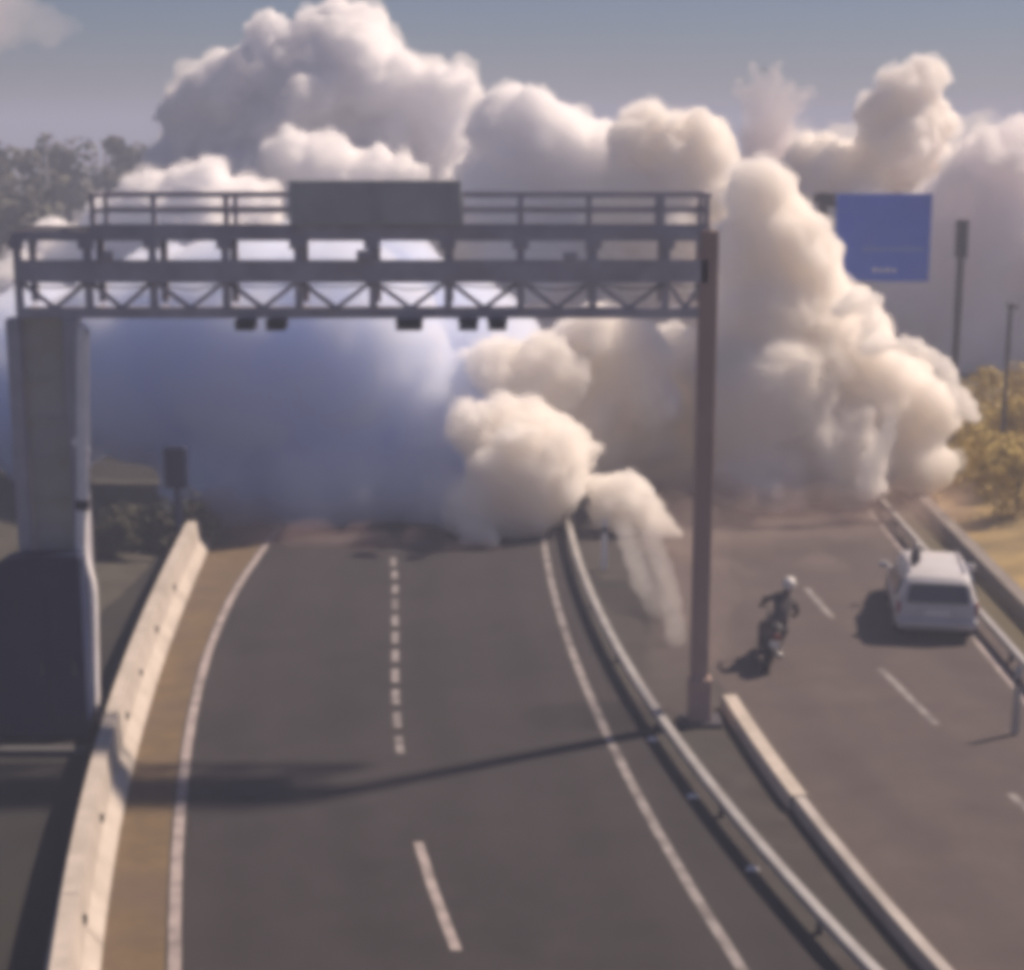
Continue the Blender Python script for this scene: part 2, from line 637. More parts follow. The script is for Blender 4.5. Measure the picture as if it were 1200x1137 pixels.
for x in [gx(p, 240) for p in (108, 265, 437, 610, 776, 828)]:
    rl.box((x - .04, YF + DEP - .03, zt + .09), (x + .04, YF + DEP + .03, zr1))
for zz in (zr1, zr2):
    rl.box((x0r, YF + DEP - .03, zz - .03), (gx(832, 240), YF + DEP + .02, zz + .03))
for x in (gx(832, 240), x0r):
    rl.box((x - .03, YF + .02, zr1 - .03), (x + .03, YF + DEP - .03, zr1 + .03))
gpart(rl, 'railing', M['steel'])
# legs
lg = MB()
lg.box((gx(813, 600), YG - .13, 0), (gx(834, 600), YG + .13, zt + .09))
lg.box((gx(815, 600) - .06, YG - .2, 0), (gx(834, 600) + .06, YG + .2, .9))
gpart(lg, 'leg', M['leg_brown'], bevel=.02)
lg = MB()
lg.box((gx(815, 600) - .2, YG - .32, .017), (gx(838, 600) + .2, YG + .32, .10))
gpart(lg, 'base_plate', M['steel_dark'], bevel=.02)
for px in (24, 90):
    x = gx(px, 500)
    lg = MB()
    lg.box((x - .12, YG - .15, 0), (x + .12, YG + .22, zb - .1))
    gpart(lg, 'leg', M['steel'], bevel=.02)
tp = MB()
tp.box((gx(24, 500) + .132, YG + .02, .3), (gx(90, 500) - .132, YG + .06, zb - .102))
for k in range(9):
    z = .6 + k * .72
    tp.box((gx(24, 500) + .132, YG - .03, z), (gx(90, 500) - .132, YG + .018, z + .05))
gpart(tp, 'leg_panel', M['panel'])
pp = MB()
yp = YG - .28
P = [at(100, 384, yp), at(97, 400, yp), at(97, 520, yp), at(97, 585, yp), at(96, 640, yp), at(100, 665, yp), at(106, 690, yp), at(108, 760, yp), at(109, 832, yp)]
pp.tube(spline(P, .12), .115, 14)
pipe = gpart(pp, 'cable_pipe', M['pipe'], smooth=True)
cl = MB()
cl.bar(at(86, 515, yp), at(104, 532, yp), .16, .12)
o = cl.build('pipe_bracket', M['pipe'], bevel=.02)
o.parent = pipe
cl = MB()
cl.tube([at(97, 585, yp), at(97, 597, yp)], .122, 14)
o = cl.build('pipe_band', M['steel_dark'])
o.parent = pipe

# back of the overhead sign on the walkway
sg = empty('overhead_sign', (gx(440, 236), YG - .14, gz(263)))
tag(sg, 'blank dark grey back of an overhead sign panel on the gantry walkway', 'sign')
s1 = MB()
s1.box((gx(340, 236), YG - .16, gz(262)), (gx(541, 236), YG - .09, gz(211)))
o = s1.build('sign_panel', M['signback'], bevel=.015)
o.parent = sg
o.location = -sg.location
for px in (352, 441, 530):
    x = gx(px, 236)
    s2 = MB()
    s2.box((x - .03, YG - .19, gz(264)), (x + .03, YG - .162, gz(212)))
    o = s2.build('sign_bracket', M['signback'])
    o.parent = sg
    o.location = -sg.location


# detectors slung below the beam
lab = {289: 'leftmost small dark camera box hanging under the gantry beam', 325: 'second dark camera box from the left under the gantry beam',
       480: 'slim dark camera box under the middle of the gantry beam', 549: 'left one of the dark camera pair under the gantry beam right of its middle',
       583: 'rightmost small dark camera box hanging under the gantry beam'}
for px in lab:
    x = gx(px, 378)
    r = empty('traffic_camera', (x, YG, zb - .1))
    tag(r, lab[px], 'camera', 'camera boxes under the gantry beam')
    w = .16 if px != 480 else .22
    h = MB()
    h.box((-w, -.28, -.19), (w, .22, -.04))
    h.add([(-w - .02, -.36, -.03), (w + .02, -.36, -.03), (w + .02, .24, -.03), (-w - .02, .24, -.03), (-w - .02, -.36, -.05), (w + .02, -.36, -.05), (w + .02, .24, -.038), (-w - .02, .24, -.038)],
          [(0, 1, 2, 3), (7, 6, 5, 4), (0, 4, 5, 1), (1, 5, 6, 2), (2, 6, 7, 3), (3, 7, 4, 0)])
    h.build('housing', M['steel_dark'], r, bevel=.02)
    h = MB()
    h.tube([(0, -.29, -.115), (0, -.31, -.115)], .055, 12)
    h.build('lens', M['glass'], r)
    h = MB()
    h.box((-.03, -.03, -.045), (.03, .03, 0))
    h.build('bracket', M['steel_dark'], r)

# dark cabinet at the foot of the left leg
YCB = YG - .75
def cx(px, py=760):
    return at(px, py, YCB).x
ch = at(60, 652, YCB).z
eq = empty('equipment_cabinet', (cx(45), YCB, 0))
tag(eq, 'big dark navy equipment cabinet with rounded top at the left gantry foot', 'cabinet')
xa, xb = cx(-40), cx(99)
pr = []
rad = .55
for k in range(9):
    a = math.pi - k / 8 * math.pi / 2
    pr.append((xa + rad + .45 + rad * math.cos(a) - 0.0, ch - rad + rad * math.sin(a)))
pr += [(xb - .06, ch), (xb, ch - .06), (xb, .02), (xa + .45, .02)]
n = len(pr)
c1 = MB()
c1.add([(x, YCB - .02, z) for x, z in pr] + [(x, YCB + .42, z) for x, z in pr],
       [tuple(range(n)), tuple(range(2 * n - 1, n - 1, -1))] + [(i, (i + 1) % n, n + (i + 1) % n, n + i) for i in range(n)])
o = c1.build('cabinet_body', M['navy'])
o.parent = eq
o.location = -eq.location
for (a, b_) in ((cx(22), cx(57)), (cx(60), cx(95))):
    d = MB()
    d.box((a, YCB - .05, .35), (b_, YCB - .022, ch - .7))
    dr = d.build('door', M['navy'], bevel=.01)
    dr.parent = eq
    dr.location = -eq.location
    d = MB()
    d.box((b_ - .14, YCB - .09, 1.2), (b_ - .09, YCB - .052, 1.45))
    o = d.build('handle', M['steel_dark'])
    o.parent = dr
# pale kerb in front of it
p0, p1 = gp(-30, 884), gp(104, 884)
k = MB()
k.box((p0.x, p0.y - .12, 0), (p1.x, p0.y + .12, .12))
o = k.build('kerb', mat('dull_concrete', (.09, .09, .095), .9, var=.2, scale=3, bump=.3))
tag(o, kind='structure')

# ------------------------------------------------------------------ leaf clumps
def leaves(mb, c, r, n, size, rnd, squash=.8):
    for _ in range(n):
        while True:
            d = Vector((rnd.uniform(-1, 1), rnd.uniform(-1, 1), rnd.uniform(-1, 1)))
            if .2 < d.length < 1:
                break
        d = d.normalized() * (d.length ** .5)
        p = c + Vector((d.x * r, d.y * r, d.z * r * squash))
        nrm = (d + Vector((rnd.uniform(-.8, .8), rnd.uniform(-.8, .8), rnd.uniform(-.3, 1)))).normalized()
        t = nrm.orthogonal().normalized()
        t.rotate(Matrix.Rotation(rnd.uniform(0, 6.28), 3, nrm))
        u = nrm.cross(t)
        s = size * rnd.uniform(.6, 1.3)
        mb.add([p - t * s, p - u * s * .5, p + t * s, p + u * s * .5], [(0, 1, 2, 3)])


def tree(name, base, h, w, leaf, label, cat, group, seed, size=.16, n=7, trunk=True, dens=90, low=.25):
    rnd = random.Random(seed)
    t = empty(name, base)
    tag(t, label, cat, group)
    cr = MB()
    tops = []
    for k in range(n):
        a = rnd.uniform(0, 6.28)
        f = rnd.uniform(low, .95)
        rr = w * .5 * (1 - abs(f - .5) * .9) * rnd.uniform(.3, .8)
        c = Vector((math.cos(a) * rr, math.sin(a) * rr, h * f))
        tops.append(c)
        leaves(cr, c, w * rnd.uniform(.2, .34), dens, size, rnd, rnd.uniform(.7, 1.1))
    leaves(cr, Vector((0, 0, h * .62)), w * .33, dens, size, rnd)
    cr.build('crown', leaf, t)
    tr = MB()
    tr.tube([(0, 0, -.1), (.03, .02, h * .3), (-.04, .05, h * .6), (0, 0, h * .85)], [h * .025, h * .02, h * .013, h * .005], 8)
    for c in tops:
        b0 = Vector((0, 0, max(.1, c.z * rnd.uniform(.45, .7))))
        tr.tube([b0, b0.lerp(c, .5) + Vector((0, 0, .1)), c], [h * .010, h * .007, h * .003], 5)
    tr.build('trunk', M['bark'], t)
    return t


def ground_at(px, py):
    p = gp(px, py)
    return (p.x, p.y, 0)


# far trees on the left horizon
far = [
    (12, 205, 100, 75, 'leaf_olive', 'dark olive tree at the far left edge behind the gantry'),
    (38, 178, 118, 60, 'leaf_grey', 'hazy grey tree beside the pale lamp mast on the left'),
    (76, 165, 125, 62, 'leaf_grey', 'wide hazy grey tree right of the pale lamp mast'),
    (122, 155, 132, 46, 'leaf_grey', 'tallest hazy grey tree of the left skyline'),
    (150, 172, 140, 46, 'leaf_olive', 'small hazy tree closest to the smoke on the left'),
    (-25, 175, 120, 70, 'leaf_grey', 'hazy tree cut by the left edge of the picture'),
]
for i, (px, py, Y, wpx, lm, lb) in enumerate(far):
    p = at(px, py, Y)
    w = wpx * Y / F
    tree('tree', (p.x, Y, 0), p.z, w * 1.25, M[lm], lb, 'tree', 'hazy trees on the left skyline', 20 + i, size=.34, n=11, dens=130, low=.12)
for (px, py, Y, lb) in ((52, 158, 104, 'pale thin lamp mast among the trees at far left'),):
    top = at(px, py, Y)
    r = empty('lamp_mast', (top.x, Y, 0))
    tag(r, lb, 'lamp post')
    m_ = MB()
    m_.tube([(0, 0, 0), (0, 0, top.z)], [.16, .09], 10)
    m_.build('mast', M['galv'], r)
    m_ = MB()
    m_.box((-.12, -.5, top.z - .02), (.12, .25, top.z + .12))
    m_.build('lamp_head', M['galv'], r, bevel=.03)

# dark bank with low bushes left, beyond the gantry
bk = MB()
nx, ny = 26, 14
c0 = gp(60, 640)
vs, fs = [], []
for i in range(nx + 1):
    for j in range(ny + 1):
        u, v = i / nx, j / ny
        x = -20 + u * (XK(45) - 1.0 + 20)
        yy = 36 + v * 16
        hgt = (1 - u ** 2.2) * math.sin(math.pi * v) * 1.2
        hgt += noise.noise(Vector((x * .6, yy * .6, 3))) * .22 * hgt
        vs.append((x, yy, hgt - .01))
for i in range(nx):
    for j in range(ny):
        a = i * (ny + 1) + j
        fs.append((a, a + ny + 1, a + ny + 2, a + 1))
bk.add(vs, fs)
tag(bk.build('bank', mat('bank_soil', (.060, .056, .045), .95, var=.3, scale=1, bump=.6, bscale=12), smooth=True), kind='structure')
bush_spots = [(122, 628, 41.5, 'low dark bush on the left bank closest to the white pipe'), (150, 612, 42.5, 'low dark bush in the middle of the left bank'), (186, 612, 42.8, 'dark bush just left of the dark signal pole'), (228, 610, 43.3, 'dark bush right of the dark signal pole at the end of the barrier')]
for i, (px, py, Y, lb) in enumerate(bush_spots):
    p = at(px, py, Y)
    tree('bush', (p.x, Y, p.z - .75), 1.15 + .2 * (i % 2), 1.3, M['leaf_bank'], lb, 'bush', 'dark bushes on the left bank', 60 + i, size=.07, n=8, dens=120, low=.15)

# dark signal on a pole
YS = 42.0
r = empty('signal_pole', at(211, 655, YS))
r.location.z = 0.6
tag(r, 'dark signal box on a pole standing behind the left barrier', 'signal')
t0 = at(211, 522, YS)
t1 = at(211, 572, YS)
q = MB()
q.box((-.30, -.16, t1.z - r.location.z), (.30, .18, t0.z - r.location.z))
q.build('signal_box', M['navy'], r, bevel=.10)
q = MB()
q.tube([(0, 0, -.6), (0, 0, t1.z - r.location.z)], .075, 10)
q.build('pole', M['navy'], r)

# ------------------------------------------------------------------ blue sign on the right
YB = 56.0
bs = empty('road_sign', (at(1038, 400, YB).x, YB, 0))
tag(bs, 'square blue direction sign above the smoke on the right', 'sign')
x0, x1 = at(978, 280, YB).x, at(1090, 280, YB).x
z0, z1 = at(1035, 330, YB).z, at(1035, 227, YB).z
def bpart(mb, name, m, parent=None, **k):
    o = mb.build(name, m, **k)
    o.parent = parent or bs
    if parent is None:
        o.location = -bs.location
    return o
q = MB()
q.box((x0, YB - .06, z0), (x1, YB, z1))
pn = bpart(q, 'sign_panel', M['blue'], bevel=.015)
q = MB()
zz = at(1035, 292, YB).z
q.box((at(1010, 290, YB).x, YB - .066, zz - .035), (at(1082, 290, YB).x, YB - .0605, zz + .035))
bpart(q, 'sign_marking', mat('faded_marking', (.16, .24, .48), .6), pn)
q = MB()
zz = at(1035, 316, YB).z
for k in range(4):
    xx = at(1022 + k * 7.5, 316, YB).x
    q.box((xx, YB - .066, zz - .07), (xx + .14, YB - .0605, zz + .06 - .03 * (k % 2)))
bpart(q, 'sign_marking', mat('pale_marking', (.55, .58, .66), .6), pn)
q = MB()
xq = at(964, 280, YB).x
q.box((xq - .12, YB + .04, 0), (xq + .12, YB + .30, z1 + .02))
bpart(q, 'post', M['steel_dark'])
q = MB()
for zz in (z0 + .35, z1 - .35):
    q.box((xq - .10, YB + .002, zz - .08), (x1 - .2, YB + .038, zz + .08))
q.box((at(952, 280, YB).x, YB - .05, at(960, 238, YB).z), (x0 - .03, YB, z1))
q.box((at(957, 280, YB).x, YB - .05, at(960, 292, YB).z), (at(968, 280, YB).x, YB, at(960, 272, YB).z))
bpart(q, 'bracket', M['steel_dark'])

# dark poles on the right
def pole(px, ytop, ybot, Y, r0, lb, head):
    top, bot = at(px, ytop, Y), at(px, ybot, Y)
    t = empty('lamp_post', (top.x, Y, 0))
    tag(t, lb, 'lamp post', 'dark posts on the right')
    q = MB()
    q.tube([(0, 0, 0), (0, 0, top.z)], [r0 * 1.15, r0], 10)
    q.build('pole', M['steel_dark'], t)
    q = MB()
    if head:
        q.box((-r0 * 1.5, -.2, top.z - 1.35), (r0 * 1.5, .2, top.z))
    else:
        q.box((-.10, -.45, top.z), (.10, .12, top.z + .12))
    q.build('lamp_head', M['steel_dark'], t, bevel=.03)


pole(1128, 258, 430, 62, .13, 'thick dark post right of the blue sign', True)
pole(1184, 360, 540, 52, .06, 'thin dark post above the yellow bank at the right edge', False)

# ------------------------------------------------------------------ right bank
bk = MB()
vs, fs = [], []
nx, ny = 24, 40
for j in range(ny + 1):
    yy = 8 + (j / ny) * 56
    for i in range(nx + 1):
        u = i / nx
        x = XR(yy) + .9 + u * 24
        hgt = 1.7 * (1 - math.cos(min(1, u * 2.6) * math.pi)) / 2
        hgt *= 1 + .25 * noise.noise(Vector((x * .3, yy * .3, 9)))
        vs.append((x, yy, hgt - .01))
for j in range(ny):
    for i in range(nx):
        a = j * (nx + 1) + i
        fs.append((a, a + 1, a + nx + 2, a + nx + 1))
bk.add(vs, fs)
tag(bk.build('bank', mat('dry_bank', (.34, .25, .11), .95, var=.3, scale=.8, bump=.6, bscale=10, dirt=(.12, .10, .06), dscale=.5, damt=.7), smooth=True), kind='structure')
XW = lambda y: XR(y) + 1.25
b = MB()
b.sweep(path(XW, 9, 56, .5), [(-.20, 0), (-.16, .34), (.16, .34), (.20, 0)])
o = b.build('kerb_wall', M['concrete_dark'], loc=(XW(42), 42, 0))
tag(o, 'low pale concrete wall along the foot of the yellow bank on the right', 'wall')
shr = [(1150, 560, 50, 'dry yellow shrub beside the smoke on the right bank'), (1185, 545, 49, 'bushy dry yellow shrub at the right edge of the picture'), (1172, 500, 54, 'dry shrub on the bank top below the thin dark post'),
       (1205, 505, 53, 'dry shrub on the bank top cut by the right edge'), (1192, 590, 46, 'lowest dry shrub close to the pale wall on the right')]
shr += [(1142, 512, 53, 'dry yellow shrub half hidden by the smoke arc end'), (1164, 470, 57, 'dry shrub on the bank top left of the thin dark post'), (1200, 462, 58, 'dry shrub far up the bank right of the thin dark post')]
for i, (px, py, Y, lb) in enumerate(shr):
    p = at(px, py, Y)
    tree('shrub', (p.x, Y, max(0, p.z - 1.0)), 1.9, 1.9, M['leaf_dry'], lb, 'shrub', 'dry shrubs on the right bank', 80 + i, size=.09, n=9, dens=110, low=.1)

for (mpx, mpy, lb) in ((708, 668, 'white marker post on the median in front of the small smoke puff'), (1189, 862, 'pale marker post at the right edge of the road nearer than the van')):
  p = gp(mpx, mpy)
  mp = empty('marker_post', (p.x, p.y, 0))
  tag(mp, lb, 'marker post', 'marker posts beside the road')
  q = MB()
  q.add([(-.07, -.03, 0), (.07, -.03, 0), (.07, .03, 0), (-.07, .03, 0), (-.06, -.025, 1.15), (.06, -.025, 1.15), (.06, .025, 1.3), (-.06, .025, 1.3)],
        [(0, 3, 2, 1), (4, 5, 6, 7), (0, 1, 5, 4), (1, 2, 6, 5), (2, 3, 7, 6), (3, 0, 4, 7)])
  q.build('post', M['pipe'] if mpx < 1000 else M['galv'], mp)
  q = MB()
  q.box((-.065, -.034, .95), (.065, -.0295, 1.08))
  q.build('band', M['steel_dark'], mp)

# ------------------------------------------------------------------ white van
YV = gp(1097, 752).y
vp = gp(1097, 752)
van = empty('parked_van', (vp.x, vp.y, 0), R(-9))
tag(van, 'white estate van with dark rear window driving away on the right carriageway', 'van')
# body: sections along y (rear at 0, front at 4.2)
def ring(y, w, zs0, zbelt, ztop, wt):
    """half widths from sill up to roof, mirrored"""
    pts = [(w * .92, zs0), (w, zs0 + .12), (w * 1.01, zbelt - .15), (w * .985, zbelt), (wt * 1.03, ztop - .22), (wt * .95, ztop - .06), (wt * .72, ztop)]
    full = [(x, y, z) for x, z in pts] + [(-x, y, z) for x, z in reversed(pts)]
    return full
secs = [ring(.0, .80, .34, .92, 1.00, .74), ring(.03, .84, .30, .98, 1.10, .76), ring(.10, .86, .28, 1.0, 1.50, .70), ring(.22, .87, .27, 1.02, 1.64, .70), ring(.6, .88, .26, 1.02, 1.69, .71),
        ring(1.6, .88, .26, 1.0, 1.70, .71), ring(2.4, .88, .26, .99, 1.67, .70), ring(2.75, .88, .26, .98, 1.55, .69), ring(3.25, .87, .26, .97, 1.12, .76), ring(3.4, .86, .26, .95, 1.02, .78), ring(4.0, .82, .28, .82, .88, .72), ring(4.2, .74, .34, .70, .76, .64)]
bd = MB()
n = len(secs[0])
for s_ in secs:
    bd.v += [Vector(p) for p in s_]
for i in range(len(secs) - 1):
    for k in range(n):
        k2 = (k + 1) % n
        bd.f.append((i * n + k, i * n + k2, (i + 1) * n + k2, (i + 1) * n + k))
bd.f.append(tuple(reversed(range(n))))
bd.f.append(tuple((len(secs) - 1) * n + k for k in range(n)))
o = bd.build('body', M['carpaint'], van, smooth=True, bevel=.03)
# rear window, tilted with the tailgate
q = MB()
def rw(x, z, d=0.0):
    # tailgate surface y from z
    ybase = .012 + (z - 1.05) / .45 * .088
    return (x, ybase - .03 + d, z)
pts = [(-.62, 1.02), (.62, 1.02), (.66, 1.07), (.60, 1.46), (.54, 1.50), (-.54, 1.50), (-.60, 1.46), (-.66, 1.07)]
q.add([rw(x, z) for x, z in pts] + [rw(x, z, .05) for x, z in pts], [tuple(range(8)), tuple(range(15, 7, -1))] + [(i, (i + 1) % 8, 8 + (i + 1) % 8, 8 + i) for i in range(8)])
q.build('rear_window', M['glass'], van)
for sx in (-1, 1):
    q = MB()
    q.add([(sx * .895, .45, 1.06), (sx * .905, 2.3, 1.04), (sx * .79, 2.25, 1.5), (sx * .78, .5, 1.5), (sx * .85, .45, 1.06), (sx * .86, 2.3, 1.04), (sx * .70, 2.25, 1.5), (sx * .70, .5, 1.5)],
          [(0, 1, 2, 3), (7, 6, 5, 4), (0, 4, 5, 1), (1, 5, 6, 2), (2, 6, 7, 3), (3, 7, 4, 0)])
    q.build('side_window', M['glass'], van)
    q = MB()
    q.box((sx * .83 - .035, -.012, .74), (sx * .83 + .035, .10, 1.02))
    q.build('tail_light', M['lamp_red'], van, bevel=.02)
    q = MB()
    q.box((sx * .58 - .02, .5, 1.70), (sx * .58 + .02, 2.2, 1.74))
    q.build('roof_rail', M['steel'], van)
    q = MB()
    q.box((sx * 1.0 - .1, 2.95, 1.0), (sx * 1.0 + .1, 3.05, 1.17))
    q.build('mirror', M['carpaint'], van, bevel=.03)
q = MB()
q.box((-.86, -.10, .40), (.86, .02, .60))
q.build('bumper', M['carpaint'], van, bevel=.05)
q = MB()
q.box((-.26, -.022, .70), (.26, -.008, .81))
q.build('number_plate', M['white'], van)
for sx in (-1, 1):
    for yy in (.75, 3.35):
        w_ = empty('wheel', (sx * .79, yy, .31))
        w_.parent = van
        q = MB()
        q.tube([(-.10, 0, 0), (-.085, 0, 0), (.085, 0, 0), (.10, 0, 0)], [.27, .31, .31, .27], 24)
        q.build('tyre', M['rubber'], w_, smooth=False)
        q = MB()
        q.tube([(sx * .101, 0, 0), (sx * .112, 0, 0)], [.20, .17], 18)
        q.build('rim', M['rim'], w_)

van.scale = (.98, 1, .83)

# ------------------------------------------------------------------ flying debris
def debris(name, c, size, m, m2, label, seed):
    rnd = random.Random(seed)
    r = empty(name, c)
    tag(r, label, 'debris')
    def chunk(nm, mm, off, s, flat):
        bm = bmesh.new()
        bmesh.ops.create_icosphere(bm, subdivisions=3, radius=1)
        for v in bm.verts:
            k = 1 + .5 * noise.noise(v.co * 1.7 + Vector((seed, 0, 0))) + .25 * noise.noise(v.co * 4)
            v.co = Vector((v.co.x * s[0] * k, v.co.y * s[1] * k, v.co.z * s[2] * k)) + Vector(off)
        me = bpy.data.meshes.new(nm)
        bm.to_mesh(me)
        bm.free()
        link(nm, me, mm, r)
    chunk('dark_chunk', m, (0, 0, 0), size, 0)
    chunk('pale_chunk', m2, (size[0] * .2, -.05, size[2] * 1.15), (size[0] * .75, size[1] * .6, size[2] * .5), 1)
MR = dict(jacket=mat('dark_jacket', (.085, .076, .078), .8, var=.25, scale=6), trousers=mat('brown_trousers', (.13, .112, .107), .85, var=.25, scale=6),
          helmet=mat('white_helmet', (.66, .64, .64), .3, var=.05), bikebody=mat('brown_grey_fairing', (.14, .118, .112), .6, .05, var=.15, scale=4), glove=mat('glove', (.03, .028, .028), .8))
bp = gp(893, 776)
LEAN = (0, R(17), R(-6))
bike = empty('motorcycle', (bp.x, bp.y, .01))
bike.rotation_euler = LEAN
tag(bike, 'brown grey motorcycle leaning right beside the lane dashes left of the white van', 'motorcycle')
for yy in (-.68, .70):
    w_ = empty('wheel', (0, yy, .31))
    w_.parent = bike
    q = MB()
    n_, m_ = 26, 8
    for i in range(n_):
        a = 2 * math.pi * i / n_
        for j in range(m_):
            c_ = 2 * math.pi * j / m_
            rr = .255 + .055 * math.cos(c_)
            q.v.append(Vector((.06 * math.sin(c_), rr * math.cos(a), rr * math.sin(a))))
    q.f += [(i * m_ + j, i * m_ + (j + 1) % m_, ((i + 1) % n_) * m_ + (j + 1) % m_, ((i + 1) % n_) * m_ + j) for i in range(n_) for j in range(m_)]
    q.build('tyre', M['rubber'], w_, smooth=True)
    q = MB()
    q.tube([(-.03, 0, 0), (.03, 0, 0)], .06, 12)
    for k in range(6):
        a = k * math.pi / 3
        q.bar((0, .05 * math.cos(a), .05 * math.sin(a)), (0, .23 * math.cos(a), .23 * math.sin(a)), .025)
    q.build('rim', M['rim'], w_)
q = MB()
q.tube([(0, -.80, .84), (0, -.55, .80), (0, -.20, .68), (0, .05, .72), (0, .28, .84), (0, .48, .86), (0, .66, .80)], [.07, .11, .13, .16, .19, .18, .10], 14)
q.tube([(0, -.1, .42), (0, .15, .40), (0, .34, .50)], [.15, .18, .14], 12)
q.bar((-.09, -.68, .31), (-.09, -.1, .40), .05)
q.bar((.09, -.68, .31), (.09, -.1, .40), .05)
q.build('fairing', MR['bikebody'], bike, smooth=True)
q = MB()
q.tube([(0, -.74, .90), (0, -.45, .88), (0, -.12, .82)], [.09, .13, .12], 12)
q.build('seat', M['trim'], bike, smooth=True)
for sx in (-1, 1):
    q = MB()
    q.tube([(sx * .09, .70, .31), (sx * .09, .56, .70), (sx * .09, .50, .92)], .03, 8)
    q.build('fork', M['rim'], bike)
    q = MB()
    q.tube([(sx * .10, .50, .97), (sx * .24, .48, 1.0), (sx * .40, .42, .99)], .017, 8)
    q.build('handlebar', M['trim'], bike)
    q = MB()
    q.tube([(sx * .22, .50, 1.0), (sx * .28, .52, 1.16)], .009, 6)
    q.box((sx * .30 - .06, .50, 1.14), (sx * .30 + .06, .53, 1.21))
    q.build('mirror', M['trim'], bike)
q = MB()
q.tube([(.16, -.05, .36), (.17, -.4, .36), (.18, -.78, .46)], [.035, .06, .065], 10)
q.build('exhaust', M['rim'], bike, smooth=True)
q = MB()
q.box((-.06, -.875, .80), (.06, -.845, .86))
q.build('tail_light', M['lamp_red'], bike)
q = MB()
q.box((-.10, -.88, .60), (.10, -.87, .73))
q.build('number_plate', M['white'], bike)


def rider():
    V, E, RAD = [], [], []
    def v(p, r, prev=None):
        V.append(p)
        RAD.append(r)
        if prev is not None:
            E.append((prev, len(V) - 1))
        return len(V) - 1
    pel = v((0, -.32, .96), (.17, .13))
    wai = v((0, -.22, 1.14), (.15, .11), pel)
    che = v((0, -.06, 1.34), (.19, .13), wai)
    nec = v((0, .03, 1.52), (.065, .065), che)
    hd = v((0, .08, 1.64), (.095, .105), nec)
    v((0, .09, 1.76), (.085, .095), hd)
    for sx in (-1, 1):
        sh = v((sx * .20, -.02, 1.42), (.075, .075), che)
        el = v((sx * .36, .16, 1.18), (.055, .055), sh)
        wr = v((sx * .35, .36, 1.04), (.036, .036), el)
        pa = v((sx * .345, .42, 1.025), (.040, .026), wr)
        for k, ln in enumerate((.030, .034, .032, .026)):
            fx = sx * (.315 + .02 * k)
            f1 = v((fx, .445, 1.03), (.010, .010), pa)
            f2 = v((fx, .455 + ln * .2, 1.03 - ln * .8), (.009, .009), f1)
            v((fx, .435, .985 - ln * .3), (.008, .008), f2)
        t1 = v((sx * .300, .40, 1.005), (.011, .011), pa)
        v((sx * .300, .43, .980), (.009, .009), t1)
        hp = v((sx * .11, -.26, .92), (.10, .10), pel)
        kn = v((sx * .26, .10, .74), (.070, .070), hp)
        an = v((sx * .19, -.20, .40), (.048, .048), kn)
        v((sx * .20, -.02, .34), (.042, .036), an)
    me = bpy.data.meshes.new('person')
    me.from_pydata(V, E, [])
    t = bpy.data.objects.new('tmp', me)
    col.objects.link(t)
    sk = t.modifiers.new('skin', 'SKIN')
    sv = me.skin_vertices[0].data
    for i, r in enumerate(RAD):
        sv[i].radius = r
    sv[0].use_root = True
    sd_ = t.modifiers.new('sub', 'SUBSURF')
    sd_.levels = sd_.render_levels = 2
    me2 = bpy.data.meshes.new_from_object(t.evaluated_get(bpy.context.evaluated_depsgraph_get()))
    bpy.data.objects.remove(t)
    me2.name = 'person'
    me2.materials.clear()
    for k in ('jacket', 'trousers', 'glove'):
        me2.materials.append(MR[k])
    for p in me2.polygons:
        p.use_smooth = True
        c_ = p.center
        p.material_index = 1 if c_.z < 1.02 and c_.y < .3 else (2 if c_.y > .38 and c_.z < 1.1 else 0)
    o = bpy.data.objects.new('person', me2)
    col.objects.link(o)
    return o


per = rider()
per.location = (bp.x, bp.y, .01)
per.rotation_euler = LEAN
tag(per, 'rider in dark jacket and white helmet sitting on the leaning motorcycle', 'person')
bm = bmesh.new()
bmesh.ops.create_uvsphere(bm, u_segments=20, v_segments=14, radius=1)
for v_ in bm.verts:
    x, y, z = v_.co
    k_ = 1 + .12 * max(0, y) * (1 if z < .1 else .3)
    v_.co = Vector((x * .135, y * .160 * k_ + .09, z * .150 + 1.71))
me = bpy.data.meshes.new('helmet')
bm.to_mesh(me)
bm.free()
for p in me.polygons:
    p.use_smooth = True
hm = link('helmet', me, MR['helmet'], per)
q = MB()
q.v = []
for i in range(9):
    a = R(-60 + 15 * i)
    for z_ in (1.665, 1.755):
        q.v.append(Vector((.146 * math.sin(a), .09 + .178 * math.cos(a), z_)))
q.f = [(2 * i, 2 * i + 2, 2 * i + 3, 2 * i + 1) for i in range(8)]
vz = q.build('visor', M['glass'], hm)

debris('debris', at(1073, 652, 36.0), (.11, .12, .20), M['trim'], M['galv'], 'dark debris with a blurred pale sheet just above the van roof', 9)

